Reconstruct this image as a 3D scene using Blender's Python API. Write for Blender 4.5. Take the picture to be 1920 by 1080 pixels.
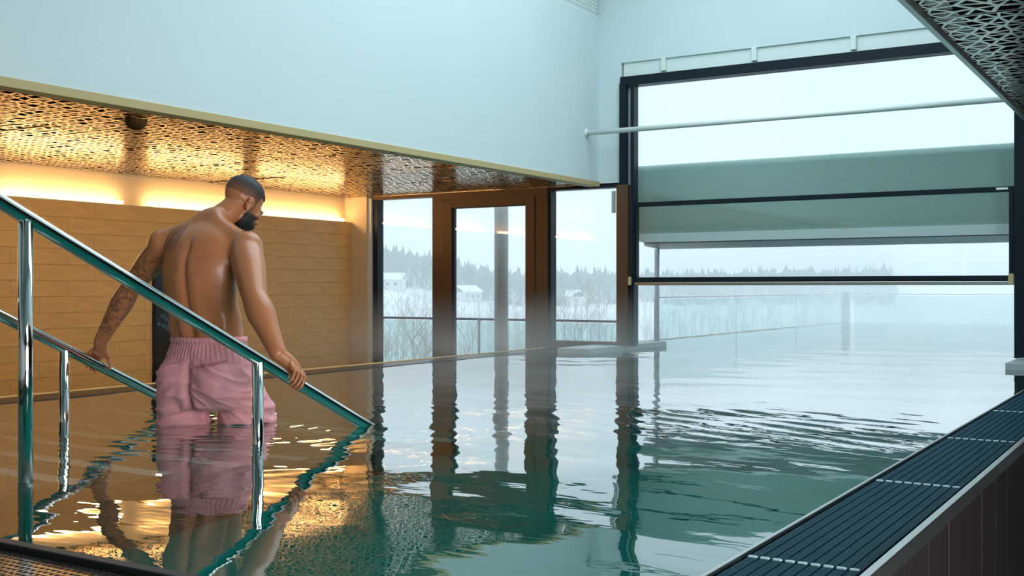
import bpy, bmesh, math, random
import numpy as np
from mathutils import Vector, Matrix, noise
from mathutils.bvhtree import BVHTree
random.seed(7)
sc = bpy.context.scene
for o in list(bpy.data.objects): bpy.data.objects.remove(o)
COL = sc.collection

# ---------------------------------------------------------------- camera, sky, exposure
CAM_H = 0.68
cd = bpy.data.cameras.new('camera'); cam = bpy.data.objects.new('camera', cd); COL.objects.link(cam)
cam.location = (0, 0, CAM_H)
cam.rotation_euler = (math.pi/2, 0, math.radians(31.6))
cd.sensor_width = 36; cd.lens = 2097/1920*36; cd.clip_end = 2000; cd.clip_start = 0.05
sc.camera = cam

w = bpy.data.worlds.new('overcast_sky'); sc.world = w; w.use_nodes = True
nt = w.node_tree; nt.nodes.clear()
out = nt.nodes.new('ShaderNodeOutputWorld'); bg = nt.nodes.new('ShaderNodeBackground')
geo = nt.nodes.new('ShaderNodeTexCoord'); sep = nt.nodes.new('ShaderNodeSeparateXYZ')
ramp = nt.nodes.new('ShaderNodeValToRGB')
ramp.color_ramp.elements[0].position = 0.0; ramp.color_ramp.elements[0].color = (0.565, 0.635, 0.685, 1)
ramp.color_ramp.elements[1].position = 0.45; ramp.color_ramp.elements[1].color = (0.47, 0.58, 0.65, 1)
e = ramp.color_ramp.elements.new(0.12); e.color = (0.53, 0.615, 0.68, 1)
nt.links.new(geo.outputs['Generated'], sep.inputs[0]); nt.links.new(sep.outputs['Z'], ramp.inputs[0])
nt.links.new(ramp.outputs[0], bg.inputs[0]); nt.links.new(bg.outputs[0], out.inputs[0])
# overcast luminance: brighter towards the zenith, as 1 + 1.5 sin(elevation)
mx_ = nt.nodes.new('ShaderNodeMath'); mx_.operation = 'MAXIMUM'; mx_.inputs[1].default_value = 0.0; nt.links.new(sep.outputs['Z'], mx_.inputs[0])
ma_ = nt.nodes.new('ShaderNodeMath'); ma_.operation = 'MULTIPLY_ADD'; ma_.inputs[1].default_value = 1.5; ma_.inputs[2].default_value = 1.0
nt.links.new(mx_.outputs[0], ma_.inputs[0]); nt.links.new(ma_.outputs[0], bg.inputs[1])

sc.view_settings.view_transform = 'Standard'; sc.view_settings.look = 'None'
sc.view_settings.gamma = 1.0; sc.view_settings.use_curve_mapping = False
sc.view_settings.exposure = 0.44
cy = sc.cycles
cy.max_bounces = 10; cy.diffuse_bounces = 4; cy.glossy_bounces = 6; cy.transmission_bounces = 8
cy.transparent_max_bounces = 20; cy.volume_bounces = 4; cy.sample_clamp_indirect = 6.0
cy.use_denoising = True

ad = bpy.data.lights.new('added_ceiling_fill', 'AREA'); al = bpy.data.objects.new('added_ceiling_fill', ad); COL.objects.link(al)  # unseen area lamp, added to brighten the walls from above
ad.shape = 'RECTANGLE'; ad.size = 3.6; ad.size_y = 6.0; ad.energy = 120; ad.color = (.80, .95, 1.0)
al.location = (-3.35, 7.3, 4.82)

wd_ = bpy.data.lights.new('added_side_fill', 'AREA'); wo_ = bpy.data.objects.new('added_side_fill', wd_); COL.objects.link(wo_)  # unseen area lamp at the right, added to brighten the man
wd_.shape = 'RECTANGLE'; wd_.size = 3.4; wd_.size_y = 1.9; wd_.energy = 200; wd_.color = (.95, .97, 1.0)
wo_.location = (2.55, 1.2, .65); wo_.rotation_euler = (math.pi/2, 0, math.radians(90))
ld_ = bpy.data.lights.new('added_warm_fill', 'AREA'); lo_ = bpy.data.objects.new('added_warm_fill', ld_); COL.objects.link(lo_)  # unseen warm lamp behind the trim, added to gild the tiled wall
ld_.shape = 'RECTANGLE'; ld_.size = .04; ld_.size_y = 5.0; ld_.energy = 26; ld_.color = (1.0, .56, .18)
lo_.location = (-5.79, 6.2, 1.775); lo_.rotation_euler = (0, math.radians(68), 0)
# ---------------------------------------------------------------- materials
def mat(name, color=(.5, .5, .5), rough=.5, metal=0.0, spec=.5, bump=None, var=None, emit=None):
    m = bpy.data.materials.new(name); m.use_nodes = True
    n = m.node_tree.nodes; l = m.node_tree.links; b = n['Principled BSDF']
    b.inputs['Base Color'].default_value = (*color, 1); b.inputs['Roughness'].default_value = rough
    b.inputs['Metallic'].default_value = metal; b.inputs['Specular IOR Level'].default_value = spec
    tc = n.new('ShaderNodeTexCoord')
    if var:                       # (scale, amount, stretch xyz)
        mp = n.new('ShaderNodeMapping'); mp.inputs['Scale'].default_value = var[2] if len(var) > 2 else (1, 1, 1)
        no = n.new('ShaderNodeTexNoise'); no.inputs['Scale'].default_value = var[0]; no.inputs['Detail'].default_value = 5
        l.new(tc.outputs['Object'], mp.inputs[0]); l.new(mp.outputs[0], no.inputs['Vector'])
        mx = n.new('ShaderNodeMix'); mx.data_type = 'RGBA'
        mx.inputs['A'].default_value = (*[c*(1-var[1]) for c in color], 1)
        mx.inputs['B'].default_value = (*[min(1, c*(1+var[1])) for c in color], 1)
        l.new(no.outputs['Fac'], mx.inputs['Factor']); l.new(mx.outputs['Result'], b.inputs['Base Color'])
    if bump:                      # (scale, strength, distance)
        no = n.new('ShaderNodeTexNoise'); no.inputs['Scale'].default_value = bump[0]; no.inputs['Detail'].default_value = 4
        l.new(tc.outputs['Object'], no.inputs['Vector'])
        bp = n.new('ShaderNodeBump'); bp.inputs['Strength'].default_value = bump[1]; bp.inputs['Distance'].default_value = bump[2]
        l.new(no.outputs['Fac'], bp.inputs['Height']); l.new(bp.outputs[0], b.inputs['Normal'])
    if emit:
        b.inputs['Emission Color'].default_value = (*emit[0], 1); b.inputs['Emission Strength'].default_value = emit[1]
    return m

def glass_mat(name, tint=(.975, .985, .985), f0=.045, rough=.0):
    m = bpy.data.materials.new(name); m.use_nodes = True
    n = m.node_tree.nodes; l = m.node_tree.links; n.clear()
    o = n.new('ShaderNodeOutputMaterial'); mx = n.new('ShaderNodeMixShader')
    t = n.new('ShaderNodeBsdfTransparent'); t.inputs[0].default_value = (*tint, 1)
    g = n.new('ShaderNodeBsdfGlossy'); g.inputs['Roughness'].default_value = rough
    ge = n.new('ShaderNodeNewGeometry'); d = n.new('ShaderNodeVectorMath'); d.operation = 'DOT_PRODUCT'
    l.new(ge.outputs['Incoming'], d.inputs[0]); l.new(ge.outputs['Normal'], d.inputs[1])
    def mth(op, a, b=None):
        k = n.new('ShaderNodeMath'); k.operation = op
        if isinstance(a, (int, float)): k.inputs[0].default_value = a
        else: l.new(a, k.inputs[0])
        if b is not None:
            if isinstance(b, (int, float)): k.inputs[1].default_value = b
            else: l.new(b, k.inputs[1])
        return k.outputs[0]
    a = mth('ABSOLUTE', d.outputs['Value']); a = mth('SUBTRACT', 1.0, a); a = mth('POWER', a, 5.0)
    a = mth('MULTIPLY', a, 1-f0); a = mth('ADD', a, f0)
    l.new(a, mx.inputs[0]); l.new(t.outputs[0], mx.inputs[1]); l.new(g.outputs[0], mx.inputs[2])
    l.new(mx.outputs[0], o.inputs[0])
    return m

M = {}
M['white_wall'] = mat('white_plaster', (.59, .69, .70), .75, bump=(90, .05, .002), var=(1.5, .03))
M['trim'] = mat('warm_lit_trim', (.48, .38, .18), .6)  # yellow of warm light off the water is put into the colour
M['box_white'] = mat('white_painted_metal', (.66, .74, .72), .5)
M['tile'] = mat('travertine_tile', (.72, .44, .16), .42, var=(5, .22, (1, 1, 6)), bump=(40, .08, .002))
M['grout'] = mat('sand_grout', (.66, .41, .15), .9)
M['cove'] = mat('cove_plaster', (.60, .50, .34), .7)
M['void'] = mat('void_shade_black', (.012, .012, .014), .9, spec=0.0)  # near black stands in for shade above the panels
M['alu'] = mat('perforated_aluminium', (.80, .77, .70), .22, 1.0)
M['alu_gold_lit'] = mat('gold_lit_aluminium', (.74, .62, .45), .20, 1.0)  # copy of the aluminium with the strips' gold light in its colour
M['brown'] = mat('bronze_anodised_frame', (.105, .06, .034), .45, .3)
M['black'] = mat('black_painted_steel', (.006, .014, .022), .4, spec=.2)
M['rubber'] = mat('black_rubber', (.012, .014, .016), .5)
M['steel'] = mat('polished_stainless_steel', (.78, .78, .76), .09, 1.0)
M['brushed'] = mat('brushed_stainless_steel', (.55, .57, .56), .30, 1.0)
M['basin'] = mat('steel_pool_lining', (.012, .36, .33), .5, var=(3, .15))
M['step'] = mat('pool_step_stone', (.16, .21, .17), .55, var=(4, .15))
M['nosing'] = mat('white_nosing', (.85, .88, .84), .5)
M['grate'] = mat('grey_blue_plastic_grate', (.003, .054, .085), .5, spec=.08)
M['grate_end'] = mat('pale_grate_end', (.42, .60, .62), .4)
M['gutter'] = mat('dark_gutter', (.012, .016, .02), .5)
M['lattice'] = mat('wet_dark_lattice', (.05, .045, .04), .18)
M['wood'] = mat('dark_wood_cladding', (.014, .010, .009), .5, var=(5, .45, (1, 6, 1)))
M['floor'] = mat('dark_stone_floor', (.09, .085, .08), .35, var=(3, .2))
M['glass'] = glass_mat('window_glass')
M['gate_glass'] = glass_mat('gate_glass', (.97, .985, .985), .055)
M['rail_glass'] = glass_mat('balustrade_glass', (.86, .94, .94), .05)
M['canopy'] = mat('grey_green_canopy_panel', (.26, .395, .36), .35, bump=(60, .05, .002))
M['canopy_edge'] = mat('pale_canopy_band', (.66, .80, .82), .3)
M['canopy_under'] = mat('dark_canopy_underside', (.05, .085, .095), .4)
M['column'] = mat('grey_column_paint', (.36, .42, .45), .45)
M['deck'] = mat('outdoor_deck', (.40, .41, .40), .7, var=(4, .15))
M['hill'] = mat('snowy_hillside', (.70, .74, .75), .9, var=(.05, .35))
M['pine'] = mat('pine_foliage', (.035, .075, .060), .9, var=(.3, .3))
M['bare'] = mat('haze_pale_twigs', (.46, .44, .42), .9)  # lightened twigs: haze in front of the shrubs is painted into the colour
M['house'] = mat('pale_render', (.62, .60, .58), .8)
M['roof'] = mat('snowy_roof', (.72, .74, .76), .8)
M['house_glass'] = mat('dark_house_window', (.06, .08, .09), .2)
M['strip'] = mat('warm_led_diffuser', (1, .8, .5), .5, emit=((1.0, .60, .26), 23.0))
M['led_body'] = mat('led_channel', (.55, .50, .42), .5)
M['dark_door'] = mat('dark_glazed_door', (.010, .013, .018), .12)
M['leaf_blue'] = mat('blue_leaf_print', (.03, .11, .20), .4)
M['pipe'] = mat('white_painted_pipe', (.72, .78, .76), .4)
M['label'] = mat('white_label', (.8, .84, .84), .5)
M['speaker'] = mat('black_speaker_cloth', (.008, .007, .006), .8, spec=.1)

# ---------------------------------------------------------------- helpers
def link(o, parent=None, **p):
    COL.objects.link(o)
    if parent is not None:
        o.parent = parent
    for k, v in p.items(): o[k] = v
    return o

def mk(name, bm, m, parent=None, smooth=False, off=None, **p):
    me = bpy.data.meshes.new(name)
    if off is not None:
        bmesh.ops.translate(bm, verts=bm.verts, vec=-Vector(off))
    bmesh.ops.recalc_face_normals(bm, faces=bm.faces)
    bm.to_mesh(me); bm.free()
    if m is None: pass
    elif isinstance(m, (list, tuple)):
        for q in m: me.materials.append(q)
    else: me.materials.append(m)
    if smooth:
        me.polygons.foreach_set('use_smooth', [True]*len(me.polygons))
    return link(bpy.data.objects.new(name, me), parent, **p)

def empty(name, loc=(0, 0, 0), **p):
    o = bpy.data.objects.new(name, None); o.location = loc; o.empty_display_size = .1
    return link(o, None, **p)

def copy_of(o, parent=None, loc=None, **p):
    c = o.copy(); COL.objects.link(c)
    if parent is not None: c.parent = parent
    if loc is not None: c.location = loc
    for k, v in p.items(): c[k] = v
    return c

def box(bm, x0, x1, y0, y1, z0, z1, bev=0):
    g = bmesh.ops.create_cube(bm, size=1.0)['verts']
    for v in g:
        v.co.x = x0 if v.co.x < 0 else x1; v.co.y = y0 if v.co.y < 0 else y1; v.co.z = z0 if v.co.z < 0 else z1
    if bev:
        es = list({e for v in g for e in v.link_edges})
        bmesh.ops.bevel(bm, geom=es, offset=bev, segments=2, affect='EDGES', profile=.5)

def bx(*a, bev=0):
    bm = bmesh.new(); box(bm, *a, bev=bev); return bm

def tube(bm, pts, r, n=16, cap=True):
    pts = [Vector(p) for p in pts]; rings = []
    nrm = None
    for i, p in enumerate(pts):
        t = (pts[min(i+1, len(pts)-1)] - pts[max(i-1, 0)]).normalized()
        if nrm is None:
            ref = Vector((0, 0, 1)) if abs(t.z) < .9 else Vector((1, 0, 0))
            nrm = (ref - t*ref.dot(t)).normalized()
        else:
            nrm = (nrm - t*nrm.dot(t)).normalized()
        bi = t.cross(nrm); rr = r[i] if isinstance(r, (list, tuple)) else r
        rings.append([bm.verts.new(p + (nrm*math.cos(2*math.pi*k/n) + bi*math.sin(2*math.pi*k/n))*rr) for k in range(n)])
    for a, b in zip(rings, rings[1:]):
        for k in range(n):
            bm.faces.new((a[k], a[(k+1) % n], b[(k+1) % n], b[k]))
    if cap:
        bm.faces.new(rings[0][::-1]); bm.faces.new(rings[-1])
    return rings

def smooth_path(pts, n=6):
    pts = [Vector(p) for p in pts]; out = []
    for i in range(len(pts)-1):
        p0 = pts[max(i-1, 0)]; p1 = pts[i]; p2 = pts[i+1]; p3 = pts[min(i+2, len(pts)-1)]
        for k in range(n):
            t = k/n
            out.append(.5*((2*p1) + (p2-p0)*t + (2*p0-5*p1+4*p2-p3)*t*t + (3*p1-p0-3*p2+p3)*t**3))
    out.append(pts[-1]); return out

def ST(**k):
    d = dict(kind='structure'); d.update(k); return d

# key planes
XL, XR = -5.96, -0.99          # pool inner edges
Y0, YE, YF = 1.85, 11.0, 22.3  # near end, end wall, far edge outdoors
XT = -9.11                     # tile wall
XB = -5.64                     # left bulkhead
XS = -1.006                    # right soffit edge
ZS, ZC, ZF = 1.818, 3.65, -0.90
ZH = 4.9                       # high ceiling with the added skylight
XGL, XGR = -5.22, -1.43        # gate opening

# ---------------------------------------------------------------- room shell
bm = bmesh.new()
box(bm, -9.5, XL-.36, -3, YE-.1, ZF-.15, ZF); box(bm, -.62, 2.6, -3, YE-.1, ZF-.15, ZF); box(bm, XL-.36, -.62, -3, 1.45, ZF-.15, ZF)
mk('floor', bm, M['floor'], **ST())
# tiled side wall with its cove above the light strips
wl = mk('wall_left', bx(XT-.28, XT-.0215, -3, YE-.02, ZF, 1.500), M['grout'], **ST())
mk('cove_back', bx(XT-.28, XT-.14, -3, YE-.02, 1.500, 2.1), M['cove'], wl)
mk('ledge', bx(XT-.145, XT, -3, YE-.02, 1.496, 1.508), M['cove'], wl)
mk('plain_wall', bx(XT-.05, XT, -3, 4.4, ZF, 1.499), M['tile'], wl)
tm = bpy.data.meshes.new('tile'); b2 = bx(-.022, 0, 0, .5982, 0, .1482, bev=.0015); b2.to_mesh(tm); b2.free(); tm.materials.append(M['tile'])
DY0, DY1, DZ1 = 7.80, 8.62, 1.05
for c in range(16):
    z = ZF + c*.15
    y = 4.4 - (.3 if c % 2 else 0)
    while y < YE-.06:
        y0, y1 = max(y, 4.4), min(y+.6, YE-.03)
        segs = [(y0, y1)]
        if z < DZ1-.05:
            segs = [(a, b) for a, b in ((y0, min(y1, DY0)), (max(y0, DY1), y1)) if b-a > .02]
        for a, b in segs:
            t = bpy.data.objects.new('tile', tm); link(t, wl)
            t.location = (XT - .0005 + random.uniform(-.0012, .0012), a, z); t.scale = (1, (b-a)/.6, 1)
        y += .6
d2 = mk('door_1', bx(XT-.012, XT+.012, DY0+.01, DY1-.01, ZF, DZ1), M['dark_door'], **ST(label='dark glazed door in the tiled wall behind the man'))
fr = bmesh.new(); box(fr, XT-.01, XT+.02, DY0, DY0+.03, ZF, DZ1); box(fr, XT-.01, XT+.02, DY1-.03, DY1, ZF, DZ1); box(fr, XT-.01, XT+.02, DY0, DY1, DZ1-.03, DZ1)
mk('door_frame', fr, M['black'], d2)
lf = bmesh.new()
for ang in range(-70, 65, 14):
    a = math.radians(ang); L = .38; cy0, cz0 = 8.23, .18
    for s in range(5):
        t0 = .25+.16*s; hw = .040*(1-.12*s)
        p = Vector((XT+.0135, cy0 + math.sin(a)*L*t0, cz0 + math.cos(a)*L*t0))
        q = Vector((XT+.0135, cy0 + math.sin(a)*L*(t0+.2), cz0 + math.cos(a)*L*(t0+.2)))
        n = Vector((0, math.cos(a), -math.sin(a)))
        up = Vector((.002, 0, 0))
        vs = [lf.verts.new(v) for v in (p, (p+q)/2+n*hw, q, (p+q)/2-n*hw)]
        ws = [lf.verts.new(v+up) for v in (p, (p+q)/2+n*hw, q, (p+q)/2-n*hw)]
        lf.faces.new(ws); 
        for k in range(4): lf.faces.new((vs[k], vs[(k+1) % 4], ws[(k+1) % 4], ws[k]))
mk('leaf_print', lf, M['leaf_blue'], d2, label='blue fern leaves shown on the dark door')

# left upper wall (bulkhead) hanging over the pool edge, and its trim
mk('wall_upper_left', bx(XB-.12, XB, -3, YE, 1.85, ZC), M['white_wall'], **ST())
tr = bmesh.new(); box(tr, XB-.12, XB+.012, -3, YE-.005, 1.795, 1.85, bev=.003)
mk('trim_1', tr, M['trim'], **ST(label='edge trim with warm light in its colour along the foot of the white upper wall'))
mk('wall_upper_right', bx(XS+.012, XS+.12, -3, YE, 1.85, ZC), M['white_wall'], **ST())
mk('trim_2', bx(XS, XS+.03, -3, YE-.005, 1.80, 1.85, bev=.003), M['brushed'], **ST(label='thin metal edge of the perforated ceiling at upper right'))
# end wall
bm = bmesh.new()
box(bm, XB, -5.37, YE, YE+.25, 1.82, ZC); box(bm, -5.37, XS+.1, YE, YE+.25, 3.13, ZC)
box(bm, -5.37, -1.3, YE+.09, YE+.25, 2.97, 3.13); box(bm, -1.38, 2.6, YE, YE+.25, 2.1, 3.14); box(bm, -9.5, XB, YE, YE+.25, 1.86, 2.2)
mk('wall_end', bm, M['white_wall'], **ST())
mk('wall_end_right', bx(-1.24, 2.6, YE, YE+.25, ZF, 2.1), M['wood'], **ST())
b = bmesh.new()
box(b, 2.6, 2.8, -3, -.6, ZF, 2.3); box(b, 2.6, 2.8, 3.0, YE+.2, ZF, 2.3); box(b, 2.6, 2.8, -.6, 3.0, ZF, -.35); box(b, 2.6, 2.8, -.6, 3.0, 1.65, 2.3)
mk('wall_right', b, M['wood'], **ST())
w5 = mk('window_5', bx(2.62, 2.70, 1.17, 1.23, -.35, 1.65), M['black'], **ST(label='side window added behind the camera for fill light'))  # unseen window, added to go with the side lamp
mk('pane', bx(2.66, 2.672, -.6, 3.0, -.35, 1.65), M['glass'], w5)
mk('wall_back', bx(-9.5, 2.8, -3.2, -3, ZF, ZH), M['white_wall'], **ST())
# corner pier of the end wall, lit by the strips
pier = mk('wall_pier', bx(XT, -8.87, YE-.05, YE+.2, ZF, 1.86), M['cove'], **ST())
mk('cove_end', bx(XT-.28, XT, YE-.02, YE+.2, 1.45, 1.9), M['cove'], pier)
mk('pier_edge', bx(-8.87, -8.82, YE-.02, YE+.2, ZF, 1.80), M['box_white'], pier)
# high ceiling with an unseen skylight added above the pool to bring light; the upper left wall carries a white slotted band above its edge
bm = bmesh.new()
SY0, SY1 = 4.2, 10.4
box(bm, XB-.12, XS+.12, -3, SY0, ZH, ZH+.2); box(bm, XB-.12, XS+.12, SY1, YE+.25, ZH, ZH+.2)
box(bm, XB-.12, -5.25, SY0, SY1, ZH, ZH+.2); box(bm, -1.45, XS+.12, SY0, SY1, ZH, ZH+.2)
mk('ceiling', bm, M['white_wall'], **ST())
bm = bmesh.new()
box(bm, XB-.12, XB-.05, -3, YE, ZC, ZH); box(bm, XS+.05, XS+.12, -3, YE, ZC, ZH); box(bm, XB-.12, XS+.12, YE, YE+.25, ZC, ZH)
mk('wall_clerestory', bm, M['white_wall'], **ST())
sk = mk('window_4', bx(-5.25, -1.45, SY0, SY1, ZH+.1, ZH+.115), M['glass'], **ST(label='unseen skylight added over the pool for light'))
bm = bmesh.new()
box(bm, XB-.03, XB-.002, 6.5, 10.98, ZC, ZC+.02); box(bm, XB-.03, XB-.002, 6.5, 10.98, ZC+.40, ZC+.42)
for k in range(104): box(bm, XB-.025, XB-.005, 6.5+k*.043, 6.5+k*.043+.018, ZC+.02, ZC+.40)
for k in range(1, 9): box(bm, XB-.02, XB-.008, 6.5, 10.98, ZC+.02+k*.042, ZC+.02+k*.042+.016)
mk('wall_grille', bm, M['box_white'], label='white slotted grille just above the top edge of the upper wall', category='grille', kind='thing')

# voids above the low ceilings; black liners added to darken the holes
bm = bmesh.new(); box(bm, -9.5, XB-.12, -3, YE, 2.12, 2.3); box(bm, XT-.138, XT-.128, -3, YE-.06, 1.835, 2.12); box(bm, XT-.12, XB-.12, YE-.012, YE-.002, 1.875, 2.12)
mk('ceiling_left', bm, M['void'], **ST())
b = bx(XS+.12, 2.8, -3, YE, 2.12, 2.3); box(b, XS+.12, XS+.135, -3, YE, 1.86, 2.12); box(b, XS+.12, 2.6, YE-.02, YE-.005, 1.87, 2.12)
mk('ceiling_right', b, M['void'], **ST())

# ---------------------------------------------------------------- perforated metal ceilings (soffits)
PW, PL = 1.136, 1.2
def perf_mesh(seed):
    rnd = random.Random(seed); nx, ny = 12, 13; dx, dy = PW/nx, PL/ny; th = .003
    rows = []
    for j in range(ny+1):
        y = j*dy
        xs = [i*dx for i in range(nx+1)] if j % 2 == 0 else [0]+[(i+.5)*dx for i in range(nx)]+[PW]
        row = []
        for i, x in enumerate(xs):
            jx = 0 if i in (0, len(xs)-1) else rnd.uniform(-.2, .2)*dx
            jy = 0 if j in (0, ny) else rnd.uniform(-.2, .2)*dy
            row.append((min(max(x+jx, 0), PW), y+jy))
        rows.append(row)
    V, Fc = [], []
    def add(poly, k):
        cx = sum(p[0] for p in poly)/len(poly); cyy = sum(p[1] for p in poly)/len(poly); n = len(poly)
        a = sum(poly[i][0]*poly[(i+1) % n][1]-poly[(i+1) % n][0]*poly[i][1] for i in range(n))
        if a < 0: poly = poly[::-1]
        inn = [(cx+(p[0]-cx)*k, cyy+(p[1]-cyy)*k) for p in poly]
        b = len(V)
        V.extend((p[0], p[1], 0) for p in poly); V.extend((p[0], p[1], 0) for p in inn)
        V.extend((p[0], p[1], th) for p in inn)
        for i in range(n):
            i2 = (i+1) % n
            Fc.append((b+i2, b+i, b+n+i, b+n+i2)); Fc.append((b+n+i2, b+n+i, b+2*n+i, b+2*n+i2))
    for j in range(ny):
        ev, od = (rows[j], rows[j+1]) if j % 2 == 0 else (rows[j+1], rows[j])
        for i in range(nx+1):
            A = [od[i], od[i+1], ev[i]]
            if i < nx:
                B = [ev[i], ev[i+1], od[i+1]]
                if rnd.random() < .3: add([od[i], od[i+1], ev[i+1], ev[i]], .78)
                else: add(A, .70); add(B, .70)
            else: add(A, .70)
    me = bpy.data.meshes.new('panel'); me.from_pydata(V, [], Fc); me.update(); me.materials.append(M['alu'])
    return me
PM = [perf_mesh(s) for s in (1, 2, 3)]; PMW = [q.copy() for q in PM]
for q in PMW: q.materials[0] = M['alu_gold_lit']
def soffit(name, x0, cols, label, pm):
    o = mk(name, bx(x0, x0+cols*PW, 10.985, 10.995, ZS, ZS+.05), M['alu'], **ST(label=label))
    b = bmesh.new()
    for c in range(cols+1): box(b, x0+c*PW-.012, x0+c*PW+.012, YE-8*PL, YE-.02, ZS+.02, ZS+.05)
    for r in range(9): box(b, x0, x0+cols*PW, YE-r*PL-.035, YE-r*PL-.011, ZS+.02, ZS+.05)
    mk('hanger_grid', b, M['void'], o)
    for c in range(cols):
        for r in range(8):
            p = bpy.data.objects.new('panel', random.choice(pm)); link(p, o)
            p.location = (x0+c*PW+.002, YE-.02-(r+1)*PL+.002, ZS+random.uniform(0, .0006))
            p.rotation_euler = (random.gauss(0, .002), random.gauss(0, .002), 0)
            p.scale = ((PW-.004)/PW, (PL-.004)/PL, 1)
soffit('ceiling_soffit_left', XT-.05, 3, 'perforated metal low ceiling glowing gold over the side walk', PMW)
soffit('ceiling_soffit_right', XS+.03, 2, 'perforated metal low ceiling in the upper right corner', PM)
b = bmesh.new(); R_ = [(.074*math.sin(a), -.070*math.cos(a)) for a in [math.pi/2*k/8 for k in range(9)]]
tube(b, [(-6.14, 5.12, ZS+z) for r, z in R_] + [(-6.14, 5.12, ZS+.10)], [max(r, .002) for r, z in R_] + [.074], 32)
spk = mk('ceiling_speaker', b, M['speaker'], smooth=True, label='black dome hanging from the golden perforated ceiling', category='speaker')

# ---------------------------------------------------------------- warm light strips in the cove
def strip(y0, y1, label):
    o = empty('light_strip', (XT-.06, (y0+y1)/2, 1.508), label=label, category='light strip', group='warm light strips in the cove')
    L = (y1-y0)/2
    mk('housing', bx(-.045, .012, -L, L, 0, .012), M['led_body'], o)
    mk('diffuser', bx(-.040, .020, -L+.005, L-.005, .012, .042, bev=.006), M['strip'], o)
strip(4.4, 6.02, 'warm light strip mostly past the picture edge behind the steps')
strip(6.17, 7.48, 'warm light strip above the near rail, ending before the dark door')
strip(7.82, 9.12, 'warm light strip running behind the man\'s head')
strip(9.40, 10.86, 'warm light strip nearest the windows, right of the head')

# ---------------------------------------------------------------- windows and door of the end wall
Z1 = 1.78
def pane(parent, x0, x1, z0, z1, y=YE+.06, m='glass'):
    return mk('pane', bx(x0, x1, y, y+.012, z0, z1), M[m], parent)
w1 = mk('window_1', bx(-8.82, -7.84, YE, YE+.14, Z1, 1.86), M['brown'], **ST(label='tall window left of the door'))
mk('window_frame', bx(-8.82, -8.745, YE+.01, YE+.13, ZF, Z1), M['black'], w1)
mk('window_frame', bx(-7.90, -7.84, YE+.005, YE+.13, ZF, Z1), M['brown'], w1)
mk('sill', bx(-8.745, -7.90, YE+.005, YE+.13, ZF, ZF+.10), M['brown'], w1)
pane(w1, -8.745, -7.90, ZF+.1, Z1)
dr = mk('door_2', bx(-7.84, -7.74, YE-.01, YE+.15, ZF, Z1+.06), M['brown'], **ST(label='brown framed glass door to the terrace'))
mk('door_frame', bx(-6.45, -6.29, YE-.01, YE+.15, ZF, Z1+.06), M['brown'], dr)
mk('door_frame', bx(-7.74, -6.45, YE-.01, YE+.15, 1.735, Z1+.06), M['brown'], dr)
leaf = bmesh.new()
box(leaf, -7.735, -7.60, YE-.025, YE+.05, ZF+.01, 1.73, bev=.004); box(leaf, -6.575, -6.455, YE-.025, YE+.05, ZF+.01, 1.73, bev=.004)
box(leaf, -7.60, -6.575, YE-.025, YE+.05, 1.635, 1.73); box(leaf, -7.60, -6.575, YE-.025, YE+.05, ZF+.01, ZF+.16)
lo = mk('door_leaf', leaf, M['brown'], dr)
gk = bmesh.new(); box(gk, -7.60, -7.574, YE-.005, YE+.045, ZF+.16, 1.635); box(gk, -7.574, -6.575, YE-.005, YE+.045, 1.625, 1.635)
mk('gasket', gk, M['black'], lo)
mk('pane', bx(-7.574, -6.575, YE+.01, YE+.022, ZF+.16, 1.625), M['glass'], lo)
w2 = mk('window_2', bx(-6.29, -5.37, YE, YE+.14, Z1, 1.83), M['black'], **ST(label='window between the door and the gate post'))
mk('window_frame', bx(-6.29, -6.255, YE+.01, YE+.13, .06, Z1), M['black'], w2)
mk('sill', bx(-6.29, -5.40, YE, YE+.14, .035, .088), M['brown'], w2)
pane(w2, -6.255, -5.40, .088, Z1)
mk('wall_under_window', bx(-6.29, XL-.02, YE, YE+.14, ZF, .04), M['brown'], w2)
sn = bx(-5.475, -5.435, YE-.03, YE+.0, 1.50, 1.74, bev=.005)
mk('window_sensor', sn, M['column'], label='small grey sensor box on the window beside the gate post', category='sensor')

# big gate opening: fixed frame, then the lifting gate leaf
w3 = mk('window_3', bx(-5.37, -1.30, YE-.03, YE+.12, 2.872, 2.972), M['black'], **ST(label='large black framed opening to the outdoor pool'))
gp = bmesh.new(); box(gp, -5.235, -5.195, YE-.05, YE+.06, .05, 2.872)
gpx = mk('guide_channel', gp, M['black'], w3)
mk('post', bx(-5.405, -5.27, YE-.05, YE+.13, .05, 1.80), M['brown'], w3, label='brown lower gate post')
mk('post', bx(-5.37, -5.295, YE-.05, YE+.13, 1.80, 2.90), M['black'], w3)
mk('glazing_bead', bx(-5.295, -5.235, YE+.02, YE+.06, .05, 2.872), M['column'], w3)
mk('post', bx(-1.425, -1.24, YE-.06, YE+.13, .05, 2.90), M['black'], w3)
b = bmesh.new()
for k in range(14): tube(b, [(-1.33, YE-.06, .3+k*.19), (-1.33, YE-.064, .3+k*.19)], .008, 8)
mk('screws', b, M['brushed'], w3, kind='stuff')
mk('pane', bx(-5.195, -1.425, YE+.07, YE+.085, 1.59, 2.872), M['gate_glass'], w3, label='fixed upper pane')
gt = empty('lift_gate', (-3.31, YE, .71), label='glass lifting gate with dark rails hanging above the water gap', category='gate')
def gpart(name, a, m, **k):
    x0, x1, y0, y1, z0, z1 = a
    return mk(name, bx(x0+3.31, x1+3.31, y0-YE, y1-YE, z0-.71, z1-.71, bev=.004), M[m], gt, **k)
gr = gpart('top_rail', (-5.195, -1.43, YE-.02, YE+.05, 1.556, 1.603), 'black')
gpart('bottom_rail', (-5.195, -1.47, YE-.03, YE+.05, .742, .795), 'black')
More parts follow.
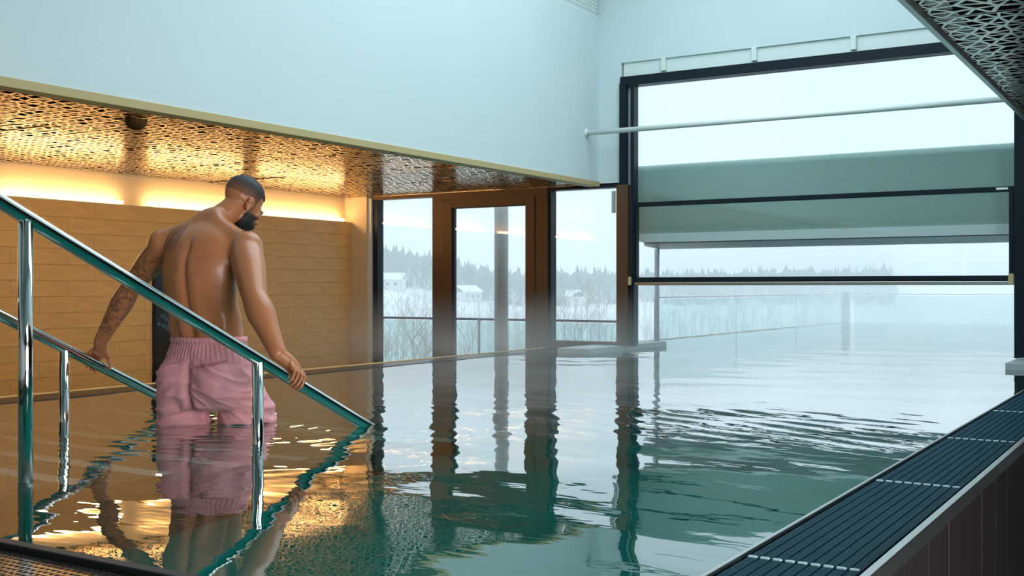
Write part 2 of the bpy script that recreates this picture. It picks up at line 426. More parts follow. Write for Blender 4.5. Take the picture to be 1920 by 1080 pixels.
gpart('sealing_strip', (-5.25, -1.44, YE-.035, YE+.045, .708, .742), 'brushed', label='pale aluminium strip under the gate')
gpart('stile', (-5.195, -5.178, YE-.02, YE+.05, .795, 1.556), 'black')
gpart('stile', (-1.475, -1.43, YE-.02, YE+.05, .795, 1.556), 'black')
gpart('end_bracket', (-5.262, -5.225, YE-.06, YE+.02, .71, .80), 'trim')
gpart('end_bracket', (-1.475, -1.43, YE-.06, YE-.02, .71, .81), 'trim')
gpart('rating_label', (-1.58, -1.48, YE-.026, YE-.021, 1.572, 1.592), 'label', label='small white label at the end of the rail')
mk('pane', bx(-5.178+3.31, -1.475+3.31, .01, .022, .795-.71, 1.556-.71), M['gate_glass'], gt)
# white casing above the opening with hanging brackets
t3 = mk('trim_3', bx(-5.35, -1.25, YE+.02, YE+.06, 2.972, 3.13), M['box_white'], **ST(label='white recessed casing above the gate opening'))
for k in range(4):
    x = -4.87 + k*1.0
    mk('bracket', bx(x-.027, x+.027, YE-.015, YE+.02, 2.995, 3.128, bev=.004), M['box_white'], t3)
# pipe across the pool
pb = bmesh.new(); tube(pb, [(XB, 10.70, 2.35), (XS+.012, 10.70, 2.35)], .027, 20)
tube(pb, [(XB, 10.70, 2.35), (XB+.012, 10.70, 2.35)], .045, 20)
mk('tie_pipe', pb, M['pipe'], smooth=True, label='slim white pipe spanning the room in front of the big opening', category='pipe')
tp = bpy.data.objects['tie_pipe']

# ---------------------------------------------------------------- pool basin, water, gutters
bm = bmesh.new()
ZB = -1.25
box(bm, XL-.02, XR+.02, Y0-.3, YF+.1, ZB-.1, ZB)
box(bm, XL-.03, XL, Y0-.3, YF+.1, ZB, -.012); box(bm, XR, XR+.03, Y0-.3, YF+.1, ZB, -.012)
box(bm, XL, XR, Y0-.03, Y0, ZB, -.012); box(bm, XL, XR, YF, YF+.1, ZB, -.02)
basin = mk('pool_basin', bm, M['basin'], **ST())
# steps
for i in range(6):
    y1 = [2.65, 3.03, 3.42, 3.80, 4.62, 5.0][i]; z = [-.11, -.25, -.39, -.53, -.67, -.95][i]
    y0 = Y0 if i == 0 else [2.65, 3.03, 3.42, 3.80, 4.62][i-1]
    st = mk('step', bx(XL, -3.42, y0, y1, ZB, z), M['step'], basin)
    mk('nosing', bx(XL, -3.42, y1-.085, y1+.004, z-.03, z+.004), M['nosing'], st, label='white nosing strip')

# water body
def axis(*segs):
    out = []
    for a, b, s in segs:
        n = max(1, int(round((b-a)/s))); out += [a+(b-a)*k/n for k in range(n)]
    out.append(segs[-1][1]); return np.array(out)
xs = axis((XL-.015, XR+.015, .03)); ys = axis((Y0-.01, 6, .02), (6, 11.2, .03), (11.2, YF+.005, .1))
Xg, Yg = np.meshgrid(xs, ys, indexing='ij')
Z = np.zeros_like(Xg); rs = np.random.RandomState(3)
for k in range(26):                       # gentle wind ripple
    lam = math.exp(rs.uniform(math.log(.16), math.log(1.3))); th = rs.normal(0, .7)+math.pi/2*.9
    sl = .0042*rs.uniform(.4, 1)
    Z += .85*sl*lam/(2*math.pi)*np.sin(2*math.pi/lam*(Xg*math.cos(th)+Yg*math.sin(th)) + rs.uniform(0, 6.28))
patch = np.exp(-(((Xg+2.0)/1.4)**2 + ((Yg-5.7)/1.2)**2))
for k in range(16):                       # choppier patch in the middle of the pool
    lam = math.exp(rs.uniform(math.log(.065), math.log(.22))); th = rs.normal(1.2, .4)
    Z += patch*.010*lam/(2*math.pi)*np.sin(2*math.pi/lam*(Xg*math.cos(th)+Yg*math.sin(th)) + rs.uniform(0, 6.28))
for cx, cyy, A, lam, fall in ((-4.12, 4.15, .0019, .13, .6), (-4.36, 3.95, .0016, .11, .5), (-3.51, 4.33, .0006, .07, .35), (-3.51, 3.58, .0004, .06, .3), (-4.94, 3.66, .0004, .06, .3), (-3.51, 2.45, .0004, .06, .3), (-4.94, 4.40, .0005, .07, .35)):
    r = np.hypot(Xg-cx, Yg-cyy)
    Z += A*np.sin(2*math.pi*r/lam)*np.exp(-r/fall)
Z -= Z.mean()
nx, ny = len(xs), len(ys)
V = np.stack([Xg, Yg, Z], -1).reshape(-1, 3).tolist()
idx = np.arange(nx*ny).reshape(nx, ny)
Fq = np.stack([idx[:-1, :-1], idx[1:, :-1], idx[1:, 1:], idx[:-1, 1:]], -1).reshape(-1, 4).tolist()
rim = list(idx[:, 0]) + list(idx[-1, 1:]) + list(idx[-2::-1, -1]) + list(idx[0, -2:0:-1])
base = len(V)
for i in rim: V.append([V[i][0], V[i][1], ZB-.05])
n = len(rim)
for k in range(n):
    k2 = (k+1) % n
    Fq.append([int(rim[k2]), int(rim[k]), base+k, base+k2])
Fq.append([base+k for k in range(n)][::-1])
me = bpy.data.meshes.new('pool_water'); me.from_pydata(V, [], Fq); me.update()
me.polygons.foreach_set('use_smooth', [True]*(len(Fq)-n-1)+[False]*(n+1))
m = bpy.data.materials.new('pool_water'); m.use_nodes = True
nn = m.node_tree.nodes; ll = m.node_tree.links; nn.clear()
o_ = nn.new('ShaderNodeOutputMaterial'); gl = nn.new('ShaderNodeMixShader')
rf = nn.new('ShaderNodeBsdfRefraction'); rf.inputs['IOR'].default_value = 1.333; rf.inputs['Roughness'].default_value = 0; rf.inputs['Color'].default_value = (1, 1, 1, 1)
gs = nn.new('ShaderNodeBsdfGlossy'); gs.inputs['Roughness'].default_value = 0.0
ge = nn.new('ShaderNodeNewGeometry'); dt = nn.new('ShaderNodeVectorMath'); dt.operation = 'DOT_PRODUCT'
def wm(op, a, b=None):
    k = nn.new('ShaderNodeMath'); k.operation = op
    for i, q in enumerate((a, b)):
        if q is None: continue
        if isinstance(q, float): k.inputs[i].default_value = q
        else: ll.new(q, k.inputs[i])
    return k.outputs[0]
ll.new(ge.outputs['Incoming'], dt.inputs[0])
fr_ = wm('MINIMUM', wm('ADD', wm('MULTIPLY', wm('POWER', wm('SUBTRACT', 1.0, wm('ABSOLUTE', dt.outputs['Value'])), 5.0), 1.65), .02), .96)
ll.new(fr_, gl.inputs[0]); ll.new(rf.outputs[0], gl.inputs[1]); ll.new(gs.outputs[0], gl.inputs[2])
va = nn.new('ShaderNodeVolumeAbsorption'); va.inputs['Color'].default_value = (.10, .88, .84, 1); va.inputs['Density'].default_value = .8
tc = nn.new('ShaderNodeTexCoord')
mp = nn.new('ShaderNodeMapping'); mp.inputs['Scale'].default_value = (1.0, 2.2, 1)
n1 = nn.new('ShaderNodeTexNoise'); n1.inputs['Scale'].default_value = 5.0; n1.inputs['Detail'].default_value = 2
n2 = nn.new('ShaderNodeTexNoise'); n2.inputs['Scale'].default_value = .8
mu = nn.new('ShaderNodeMath'); mu.operation = 'MULTIPLY'
bp = nn.new('ShaderNodeBump'); bp.inputs['Strength'].default_value = .28; bp.inputs['Distance'].default_value = .004
ll.new(tc.outputs['Object'], mp.inputs[0]); ll.new(mp.outputs[0], n1.inputs['Vector']); ll.new(tc.outputs['Object'], n2.inputs['Vector'])
ll.new(n1.outputs['Fac'], mu.inputs[0]); ll.new(n2.outputs['Fac'], mu.inputs[1]); ll.new(mu.outputs[0], bp.inputs['Height'])
ll.new(bp.outputs[0], gs.inputs['Normal']); ll.new(bp.outputs[0], rf.inputs['Normal']); ll.new(bp.outputs[0], dt.inputs[1]); ll.new(gl.outputs[0], o_.inputs['Surface']); ll.new(va.outputs[0], o_.inputs['Volume'])
me.materials.append(m)
link(bpy.data.objects.new('pool_water', me), None, kind='stuff', label='clear teal pool water with ripples reaching out under the gate', category='water')

# gutter channels round the pool (structure), raised pool walls outside them
gx0, gx1 = XR, -.645
g = bmesh.new()
box(g, gx0+.02, gx1-.035, Y0-.34, YE, -.10, -.06)
gr_r = mk('gutter_right', g, M['gutter'], **ST())
mk('inner_rim', bx(gx0-.004, gx0+.010, Y0-.01, YE-.02, -.09, .010, bev=.003), M['brushed'], gr_r)
mk('outer_rim', bx(-.672, gx1, Y0-.34, YE-.02, -.030, .016, bev=.004), M['brushed'], gr_r)
mk('rubber_seal', bx(-.690, -.674, Y0-.34, YE-.02, -.06, -.008), M['rubber'], gr_r)
clad = mk('pool_wall_right', bx(-.70, -.675, Y0-.34, YE-.05, ZF, -.035), M['gutter'], **ST())
wm = bpy.data.meshes.new('plank'); b2 = bx(0, .022, 0, .295, 0, .855, bev=.003); b2.to_mesh(wm); b2.free(); wm.materials.append(M['wood'])
for k in range(31):
    p = bpy.data.objects.new('plank', wm); link(p, clad); p.location = (-.675+random.uniform(0, .002), Y0-.34+k*.3, ZF+.01)
mk('pool_wall_left', bx(XL-.36, XL-.335, Y0-.34, YE+9, ZF, -.02), M['tile'], **ST())
g = bmesh.new(); box(g, XL-.335, XL-.02, Y0-.34, YE+11.3, -.10, -.05)
gr_l = mk('gutter_left', g, M['gutter'], **ST())
mk('inner_rim', bx(XL-.012, XL+.004, Y0, YE+11.2, -.09, .003, bev=.003), M['rubber'], gr_l)
mk('outer_rim', bx(XL-.36, XL-.34, Y0-.34, YE-.05, -.06, .010, bev=.004), M['tile'], gr_l)
g = bmesh.new(); box(g, XL-.3, -.645, Y0-.32, Y0-.04, -.12, -.08)
gr_n = mk('gutter_near', g, M['gutter'], **ST())
mk('inner_rim', bx(XL-.1, XR+.02, Y0-.035, Y0+.004, -.10, .006, bev=.004), M['rubber'], gr_n, label='black rim of the near pool end')
mk('outer_rim', bx(XL-.36, -.65, Y0-.36, Y0-.335, -.5, .016, bev=.004), M['rubber'], gr_n)
mk('pool_wall_near', bx(XL-.36, -.66, Y0-.40, Y0-.36, ZF, .0), M['wood'], **ST())

# grates of the right gutter: nine slats each, with fine cross ribs, and a pale end bar
SW = .0315; GL = 1.296
sb = bmesh.new()
box(sb, -SW/2+.003, SW/2-.003, 0, GL, -.030, -.012)
k = 0
while k*.0125 < GL-.008:
    box(sb, -SW/2+.0025, SW/2-.0025, k*.0125, k*.0125+.0075, -.014, 0); k += 1
slat_me = bpy.data.meshes.new('slat'); sb.to_mesh(slat_me); sb.free(); slat_me.materials.append(M['grate'])
eb = bmesh.new()
for q in range(9): box(eb, .012+q*SW, .012+q*SW+SW-.008, -.008, .006, -.02, .004, bev=.003)
end_me = bpy.data.meshes.new('end_bar'); eb.to_mesh(end_me); eb.free(); end_me.materials.append(M['grate_end'])
NAMES = ['nearest grate section, mostly cut by the bottom edge', 'large ribbed grate section second from the bottom edge', 'ribbed grate section third from the bottom edge', 'ribbed grate section fourth from the bottom edge', 'ribbed grate section fifth along, by the picture\'s right edge', 'ribbed grate section just before the gate plinth', 'ribbed grate section beside the gate plinth']
for i in range(7):
    y0 = 1.40+i*1.303
    if y0 + GL > YE-.05: break
    o = empty('gutter_grate', (gx0+.012, y0, .006), label='dark teal '+NAMES[i]+' of the right gutter', category='grate', group='ribbed grates of the right gutter')
    for q in range(9):
        s = bpy.data.objects.new('slat', slat_me); link(s, o); s.location = (.012+q*SW+SW/2-.002, .004, 0)
    s = bpy.data.objects.new('end_bar', end_me); link(s, o)
# left gutter: comb of cross bars
cb = bmesh.new()
y = 0
while y < 1.29:
    box(cb, 0, .30, y, y+.012, -.022, 0); y += .022
box(cb, .0, .012, 0, 1.29, -.024, -.002); box(cb, .145, .155, 0, 1.29, -.024, -.002); box(cb, .288, .30, 0, 1.29, -.024, -.002)
comb_me = bpy.data.meshes.new('comb_grate'); cb.to_mesh(comb_me); cb.free(); comb_me.materials.append(M['lattice'])
LN = ['first comb grate of the left gutter, beyond the far rail', 'second comb grate of the left gutter, left of the far rail', 'third comb grate of the left gutter, behind the far rail post', 'comb grate of the left gutter directly behind the man', 'comb grate of the left gutter under the bright tiles', 'comb grate of the left gutter under the corner pier', 'last comb grate of the left gutter before the plinth']
for i in range(7):
    s = bpy.data.objects.new('comb_grate', comb_me)
    link(s, None, label='dark '+LN[i], category='grate', group='comb grates of the left gutter'); s.location = (XL-.322, Y0+.02+i*1.305, .004)
# near gutter lattice
lb = bmesh.new(); L = 1.6
y = 0
while y < .285:
    box(lb, 0, L, y, y+.009, -.02, 0); y += .0225
x = 0
while x < L:
    box(lb, x, x+.009, 0, .285, -.0205, -.0005); x += .0225
lat_me = bpy.data.meshes.new('lattice_grate'); lb.to_mesh(lat_me); lb.free(); lat_me.materials.append(M['lattice'])
for x, k, lbl in ((-3.60, 1, 'dark lattice grate of the near gutter in the bottom left corner'), (-1.98, .61, 'short lattice grate of the near gutter next to the right gutter'), (-5.22, 1, 'dark lattice grate of the near gutter beyond the picture\'s left edge')):
    s = bpy.data.objects.new('lattice_grate', lat_me); s.scale = (k, 1, 1)
    link(s, None, label=lbl, category='grate', group='lattice grates of the near gutter'); s.location = (x, Y0-.325, -.012)

# plinths at the gate posts
mk('plinth_left', bx(-5.72, -5.34, 10.2, 12.15, -.3, .055, bev=.006), M['column'], **ST(label='low grey plinth under the brown gate post'))
mk('plinth_right', bx(-1.385, -.985, 10.1, 12.1, -.3, .056, bev=.006), M['column'], **ST(label='low grey plinth under the right gate post'))

# ---------------------------------------------------------------- handrails
def rail_near(y): return .168-.494*(y-3.99)
def rail_far(y): return .3756-.487*(y-3.66)
def handrail(name, X, fz, posts, yend, label):
    o = empty(name, (X, 2.0, -.11), label=label, category='handrail')
    off = Vector((X, 2.0, -.11)); b = bmesh.new()
    P = [(X, 1.30, fz(1.5)-.55), (X, 1.30, fz(1.5)-.1), (X, 1.36, fz(1.5)+.02), (X, 1.5, fz(1.5)), (X, 2.5, fz(2.5)), (X, 3.5, fz(3.5)), (X, yend, fz(yend))]
    tube(b, [p for p in smooth_path(P, 8)], .027, 24)
    mk('rail', b, M['steel'], o, smooth=True, off=off)
    for (y, zb) in posts:
        b = bmesh.new(); tube(b, [(X, y, zb), (X, y, fz(y)-.012)], .0252, 24)
        mk('post', b, M['steel'], o, smooth=True, off=off)
        b = bmesh.new(); tube(b, [(X, y, zb), (X, y, zb+.008)], .05, 24)
        mk('foot_plate', b, M['brushed'], o, off=off)
handrail('handrail', -3.51, rail_near, [(2.448, -.11), (3.583, -.53)], 5.05, 'near polished steel handrail crossing in front of the man into the water')
handrail('handrail', -4.935, rail_far, [(2.4, -.11), (3.661, -.53)], 5.05, 'far polished steel handrail under the man\'s tattooed left arm')

# ---------------------------------------------------------------- outdoors: terrace, canopy, balustrades
b = bmesh.new(); box(b, -15, XL-.36, YE+.25, 13.4, ZF-.2, ZF)
mk('terrace_floor', b, M['deck'], **ST())
cs = empty('canopy', (-3.3, 12.3, 1.17), label='grey green outdoor canopy hanging behind the lifting gate', category='canopy')
off = Vector((-3.3, 12.3, 1.17))
def prism(poly, z0, z1, bev=0):
    b = bmesh.new(); lo = [b.verts.new((x, y, z0)) for x, y in poly]; hi = [b.verts.new((x, y, z1)) for x, y in poly]
    b.faces.new(lo[::-1]); b.faces.new(hi)
    for k in range(len(poly)): b.faces.new((lo[k], lo[(k+1) % len(poly)], hi[(k+1) % len(poly)], hi[k]))
    return b
poly = [(-5.22, 11.42), (-.9, 11.42), (-.9, 13.2), (-5.90, 13.2), (-5.60, 12.1), (-5.36, 11.56), (-5.30, 11.46)]
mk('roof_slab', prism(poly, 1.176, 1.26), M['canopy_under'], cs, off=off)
# fascia: front panel with rounded top and bottom edges
def fascia(x0, x1, y, z0, z1, r, d=.08, n=6):
    b = bmesh.new(); prof = []
    for k in range(n+1):
        a = math.pi/2*k/n; prof.append((y + r - r*math.cos(a), z1 - r + r*math.sin(a)))
    prof += [(y+d, z1), (y+d, z0)]
    A = [b.verts.new((x0, p, q)) for p, q in [(y, z0)]+prof]; B = [b.verts.new((x1, p, q)) for p, q in [(y, z0)]+prof]
    b.faces.new(A); b.faces.new(B[::-1]); n = len(A)
    for k in range(n): b.faces.new((A[k], B[k], B[(k+1) % n], A[(k+1) % n]))
    return b
mk('front_panel', fascia(-5.40, -.95, 11.43, 1.285, 2.055, .07), M['canopy'], cs, off=off)
bm = bmesh.new(); pts = []
for k in range(7):
    a = math.pi*(1+.5*k/6); pts.append((-5.29+.09*math.cos(a), 1.272+.085*math.sin(a)))
pts = [(-5.38, 1.285)] + pts + [(-.95, 1.187), (-.95, 1.285)]
A = [bm.verts.new((x, 11.41, z)) for x, z in pts]; B = [bm.verts.new((x, 11.50, z)) for x, z in pts]
bm.faces.new(A); bm.faces.new(B[::-1])
for k in range(len(A)): bm.faces.new((A[k], B[k], B[(k+1) % len(A)], A[(k+1) % len(A)]))
mk('edge_band', bm, M['canopy_edge'], cs, off=off, label='pale rounded band along the lower edge')
for px, py in ((-5.90, 13.12), (-.98, 13.1)):
    b = bmesh.new(); tube(b, [(px, py, -.1), (px, py, 1.178)], .032, 16)
    mk('post', b, M['column'], cs, smooth=True, off=off)
b = bmesh.new(); tube(b, [(-7.73, 12.3, ZF), (-7.73, 12.3, 3.3)], .092, 28)
tube(b, [(-7.73, 12.3, ZF), (-7.73, 12.3, ZF+.02)], .16, 28)
mk('terrace_column', b, M['column'], smooth=True, label='round grey column on the terrace seen through the glass door', category='column')
def balustrade(name, p0, p1, z0, z1, n, label, top=.018, post=.02, mrail='black'):
    o = empty(name, (p0[0], p0[1], z0), label=label, category='railing'); off = Vector((p0[0], p0[1], z0))
    p0 = Vector((*p0, 0)); p1 = Vector((*p1, 0)); d = (p1-p0)/n; u = d.normalized()
    b = bmesh.new(); tube(b, [p0+Vector((0, 0, z1)), p1+Vector((0, 0, z1))], top, 10); mk('top_rail', b, M[mrail], o, off=off)
    for k in range(n+1):
        q = p0+d*k; b = bmesh.new(); tube(b, [q+Vector((0, 0, z0)), q+Vector((0, 0, z1))], post, 10); mk('post', b, M['column'], o, off=off)
    side = Vector((-u.y, u.x, 0))*.006
    for k in range(n):
        a = p0+d*k+u*(post+.01); c = p0+d*(k+1)-u*(post+.01)
        b = bmesh.new(); vs = [b.verts.new(q+s+Vector((0, 0, z))) for z in (z0+.05, z1-.03) for q, s in ((a, side), (a, -side), (c, -side), (c, side))]
        for f in ((0, 1, 2, 3), (7, 6, 5, 4), (0, 4, 5, 1), (1, 5, 6, 2), (2, 6, 7, 3), (3, 7, 4, 0)): b.faces.new([vs[i] for i in f])
        mk('pane', b, M['rail_glass'], o, off=off)
balustrade('terrace_railing', (-13.2, 13.2), (-6.4, 13.2), ZF, .24, 3, 'dark topped glass railing along the terrace outside the door', .016)
balustrade('pool_balustrade', (XL-.06, 13.3), (XL-.06, 22.3), -.05, .56, 3, 'glass balustrade along the side of the outdoor pool', .009, .004, 'column')
balustrade('pool_balustrade', (XL+.15, 22.4), (.4, 22.4), -.05, .56, 2, 'glass balustrade across the far end of the outdoor pool', .009, .004, 'column')
mk('corner_post', bx(XL-.10, XL+.03, 22.36, 22.5, -.3, .60, bev=.01), M['column'], label='grey corner post at the far end of the outdoor pool', category='post')
b = bmesh.new(); box(b, XL-.36, XL-.02, YE+9, YF+.3, -1.5, -.02); box(b, XL-.36, 3, YF+.1, YF+.35, -3, -.03); box(b, XR+.03, XR+.36, 12.6, YF+.1, -1.5, -.0); box(b, XL-.36, 3, YE+.3, YF+.3, -3.2, -1.4)
mk('outdoor_pool_wall', b, M['deck'], **ST())

# ---------------------------------------------------------------- far landscape
FD = Vector((-.524, .852)); RD = Vector((.852, .524))
def ground_z(x, y):
    D = x*FD.x + y*FD.y; t = (x*RD.x + y*RD.y)/max(D, 1)
    s = min(max((D-70)/230, 0), 1); s = s*s*(3-2*s)
    lf = min(max((.02-t)/.16, 0), 1); lf = lf*lf*(3-2*lf)
    return -16 + s*(15.5 + 6.0*lf) + 1.5*noise.noise(Vector((x*.02, y*.02, 0)))
bm = bmesh.new(); NX, NY = 50, 46; grid = []
for i in range(NX+1):
    row = []
    for j in range(NY+1):
        D = 26*(560/26)**(j/NY); t = -.75+1.6*i/NX
        x = FD.x*D + RD.x*t*D; y = FD.y*D + RD.y*t*D
        row.append(bm.verts.new((x, y, ground_z(x, y))))
    grid.append(row)
for i in range(NX):
    for j in range(NY): bm.faces.new((grid[i][j], grid[i+1][j], grid[i+1][j+1], grid[i][j+1]))
mk('hillside', bm, M['hill'], smooth=True, **ST())
rnd = random.Random(11)
V, Fc = [], []
PINE = ((0, .3), (.12, 1), (.45, .62), (.75, .32), (1, 0)); ROUND = ((0, .25), (.22, .8), (.5, 1), (.8, .7), (1, .12))
def crown(x, y, z, r, h, prof, n=7):
    a0 = rnd.uniform(0, 6.28); prev = None
    for f, q in prof:
        b0 = len(V)
        for k in range(n):
            g = r*q*rnd.uniform(.65, 1.25); V.append((x+g*math.cos(a0+6.283*k/n), y+g*math.sin(a0+6.283*k/n), z+h*f+rnd.uniform(-.06, .06)*h))
        if prev is not None:
            for k in range(n): Fc.append((prev+k, prev+(k+1) % n, b0+(k+1) % n, b0+k))
        prev = b0
for q in range(2000):
    t = rnd.uniform(-.34, .34); D = rnd.uniform(238, 345)
    x = FD.x*D + RD.x*t*D; y = FD.y*D + RD.y*t*D; z = ground_z(x, y)
    if rnd.random() < .45: h = rnd.uniform(3.5, 7.5); crown(x, y, z, h*rnd.uniform(.16, .26), h, PINE)
    else: h = rnd.uniform(3.0, 6.0); crown(x, y, z, h*rnd.uniform(.28, .45), h, ROUND)
me = bpy.data.meshes.new('forest'); me.from_pydata(V, [], Fc); me.update(); me.materials.append(M['pine'])
link(bpy.data.objects.new('forest', me), None, kind='stuff', label='hazy belt of dark pines along the far hillside', category='forest')
V, Fc = [], []
def twig(p, q, r0, r1):
    d = (q-p).normalized(); s = d.orthogonal().normalized(); t = d.cross(s); b0 = len(V)
    for P, r in ((p, r0), (q, r1)):
        for k in range(3): V.append(tuple(P + (s*math.cos(2.094*k)+t*math.sin(2.094*k))*r))
    for k in range(3): Fc.append((b0+k, b0+(k+1) % 3, b0+3+(k+1) % 3, b0+3+k))
def bare(x, y, z, h, nb, thick=1):
    top = Vector((x, y, z+h)); base = Vector((x, y, z)); twig(base, top, .02*h*thick, .006*h*thick)
    for k in range(nb):
        f = rnd.uniform(.25, .95); p = base.lerp(top, f); a = rnd.uniform(0, 6.283); L = h*(.5-.35*f)*rnd.uniform(.7, 1.3)
        q = p + Vector((math.cos(a)*L*.6, math.sin(a)*L*.6, L*.8)); twig(p, q, .009*h*thick, .004*h*thick)
        for s in range(2):
            w_ = p.lerp(q, rnd.uniform(.4, .8)); a2 = a + rnd.uniform(-1, 1)
            twig(w_, w_ + Vector((math.cos(a2)*L*.35, math.sin(a2)*L*.35, L*.4)), .005*h*thick, .003*h*thick)
for q in range(1100):
    t = rnd.uniform(-.33, .30); D = rnd.uniform(120, 245)
    x = FD.x*D + RD.x*t*D; y = FD.y*D + RD.y*t*D
    bare(x, y, ground_z(x, y), rnd.uniform(2.0, 4.5), 9, 1.4)
me = bpy.data.meshes.new('bare_trees'); me.from_pydata(V, [], Fc); me.update(); me.materials.append(M['bare'])
link(bpy.data.objects.new('bare_trees', me), None, kind='stuff', label='pale leafless trees spread over the slope below the pines', category='trees')
for i, (px, D, lbl) in enumerate(((732, 232, 'white roofed house seen low in the window left of the door'), (782, 262, 'small pale house higher on the slope in the left window'), (874, 236, 'pale house seen through the door left of the grey column'), (908, 268, 'distant pale house just left of the grey column'), (1075, 240, 'pale house seen through the window beside the gate'))):
    t = (px-960)/2097; x = FD.x*D + RD.x*t*D; y = FD.y*D + RD.y*t*D; z = ground_z(x, y)
    o = empty('house', (x, y, z), label=lbl, category='house'); o.rotation_euler = (0, 0, math.radians(20+31*i)); o.scale = (.62,)*3
    mk('wall', bx(-4.5, 4.5, -3, 3, -1.5, 3), M['house'], o)
    b = bmesh.new(); P = [(-3.5, 2.9), (0, 5.0), (3.5, 2.9), (3.5, 3.15), (0, 5.3), (-3.5, 3.15)]
    A = [b.verts.new((-5, p, q)) for p, q in P]; B = [b.verts.new((5, p, q)) for p, q in P]
    b.faces.new(A); b.faces.new(B[::-1])
    for k in range(6): b.faces.new((A[k], B[k], B[(k+1) % 6], A[(k+1) % 6]))
    mk('roof', b, M['roof'], o)
    for k in range(3):
        wd = mk('window', bx(-3.4+2.7*k, -2.1+2.7*k, -3.05, -2.98, .9, 2.2), M['box_white'], o)
        mk('pane', bx(-3.3+2.7*k, -2.2+2.7*k, -3.07, -3.04, 1.0, 2.1), M['house_glass'], wd)
# bare shrubs on the bank right below the terrace
for i, (px, D, h, lbl) in enumerate(((880, 21, 2.6, 'bare thorny shrub behind the glass railing left of the column'), (740, 24, 3.0, 'bare shrub low in the window left of the door'), (785, 27, 3.2, 'bare shrub beside the brown door post'), (968, 23, 2.5, 'bare shrub right of the grey column behind the railing'), (1090, 30, 3.4, 'bare shrub behind the railing in the window beside the gate'))):
    V, Fc = [], []; t = (px-960)/2097; x = FD.x*D + RD.x*t*D; y = FD.y*D + RD.y*t*D
    for k in range(7): bare(rnd.gauss(0, .35), rnd.gauss(0, .35), 0, h*rnd.uniform(.7, 1.1), 12, .22)
    me = bpy.data.meshes.new('shrub'); me.from_pydata(V, [], Fc); me.update(); me.materials.append(M['bare'])
    o = link(bpy.data.objects.new('shrub', me), None, label=lbl, category='shrub'); o.location = (x, y, -2.8)
b = bmesh.new(); box(b, -20, 6, 13.4, 34, -6, -2.8); 
mk('bank', b, M['hill'], **ST())

# ---------------------------------------------------------------- steam over the warm water, winter haze outdoors
def vol(name, a, dens, color, label, falloff=None, nscale=1.2, lo=.35, hi=.75, aniso=.0, step=.5):
    o = mk(name, bx(*a), None, kind='stuff', label=label, category=name)
    m = bpy.data.materials.new(name); m.use_nodes = True; n = m.node_tree.nodes; l = m.node_tree.links; n.clear()
    ou = n.new('ShaderNodeOutputMaterial'); sct = n.new('ShaderNodeVolumeScatter')
    sct.inputs['Color'].default_value = (*color, 1); sct.inputs['Density'].default_value = dens; sct.inputs['Anisotropy'].default_value = aniso
    l.new(sct.outputs[0], ou.inputs['Volume'])
    if falloff:
        tc = n.new('ShaderNodeTexCoord'); sp = n.new('ShaderNodeSeparateXYZ'); no = n.new('ShaderNodeTexNoise')
        no.inputs['Scale'].default_value = nscale; no.inputs['Detail'].default_value = 3
        mp = n.new('ShaderNodeMapping'); mp.inputs['Scale'].default_value = (1, .8, .7)
        l.new(tc.outputs['Object'], mp.inputs[0]); l.new(mp.outputs[0], no.inputs['Vector']); l.new(tc.outputs['Object'], sp.inputs[0])
        def mr(src, a0, a1, b0, b1):
            k = n.new('ShaderNodeMapRange'); k.interpolation_type = 'SMOOTHSTEP'
            for i, v in ((1, a0), (2, a1), (3, b0), (4, b1)): k.inputs[i].default_value = v
            l.new(src, k.inputs[0]); return k.outputs[0]
        def mul(p, q):
            k = n.new('ShaderNodeMath'); k.operation = 'MULTIPLY'
            l.new(p, k.inputs[0])
            if isinstance(q, float): k.inputs[1].default_value = q
            else: l.new(q, k.inputs[1])
            return k.outputs[0]
        d = mr(no.outputs['Fac'], lo, hi, .15, 1.0)
        d = mul(d, mr(sp.outputs['Z'], falloff[0], falloff[1], 1, 0))
        for ax, p0, p1, p2, p3 in falloff[2]:
            d = mul(d, mr(sp.outputs[ax], p0, p1, 0, 1)); d = mul(d, mr(sp.outputs[ax], p2, p3, 1, 0))
        d = mul(d, dens); l.new(d, sct.inputs['Density'])
    m.cycles.volume_step_rate = step
    o.data.materials.clear(); o.data.materials.append(m)
    o.visible_shadow = True
    return o
vol('steam', (XL-.3, XR, 11.25, 22.2, .02, 1.5), .24, (1, 1, 1), 'thick white steam over the outdoor pool beyond the gate', (.05, 1.45, (('X', -6.3, -5.4, -1.1, -.99),)), 1.0, .3, .7, .75)
vol('steam', (XL-2.6, -3.2, 5.6, 10.95, .02, .75), .36, (1, 1, 1), 'thin steam drifting over the indoor water by the windows', (.0, .70, (('Y', 5.6, 8.6, 10.9, 10.95), ('X', -8.5, -6.6, -4.9, -3.3))), 1.5, .38, .72, .6)
vol('haze', (-420, 260, 24, 520, -20, 60), .0036, (.95, .99, 1), 'pale winter haze lying over the valley and hillside', aniso=.35)

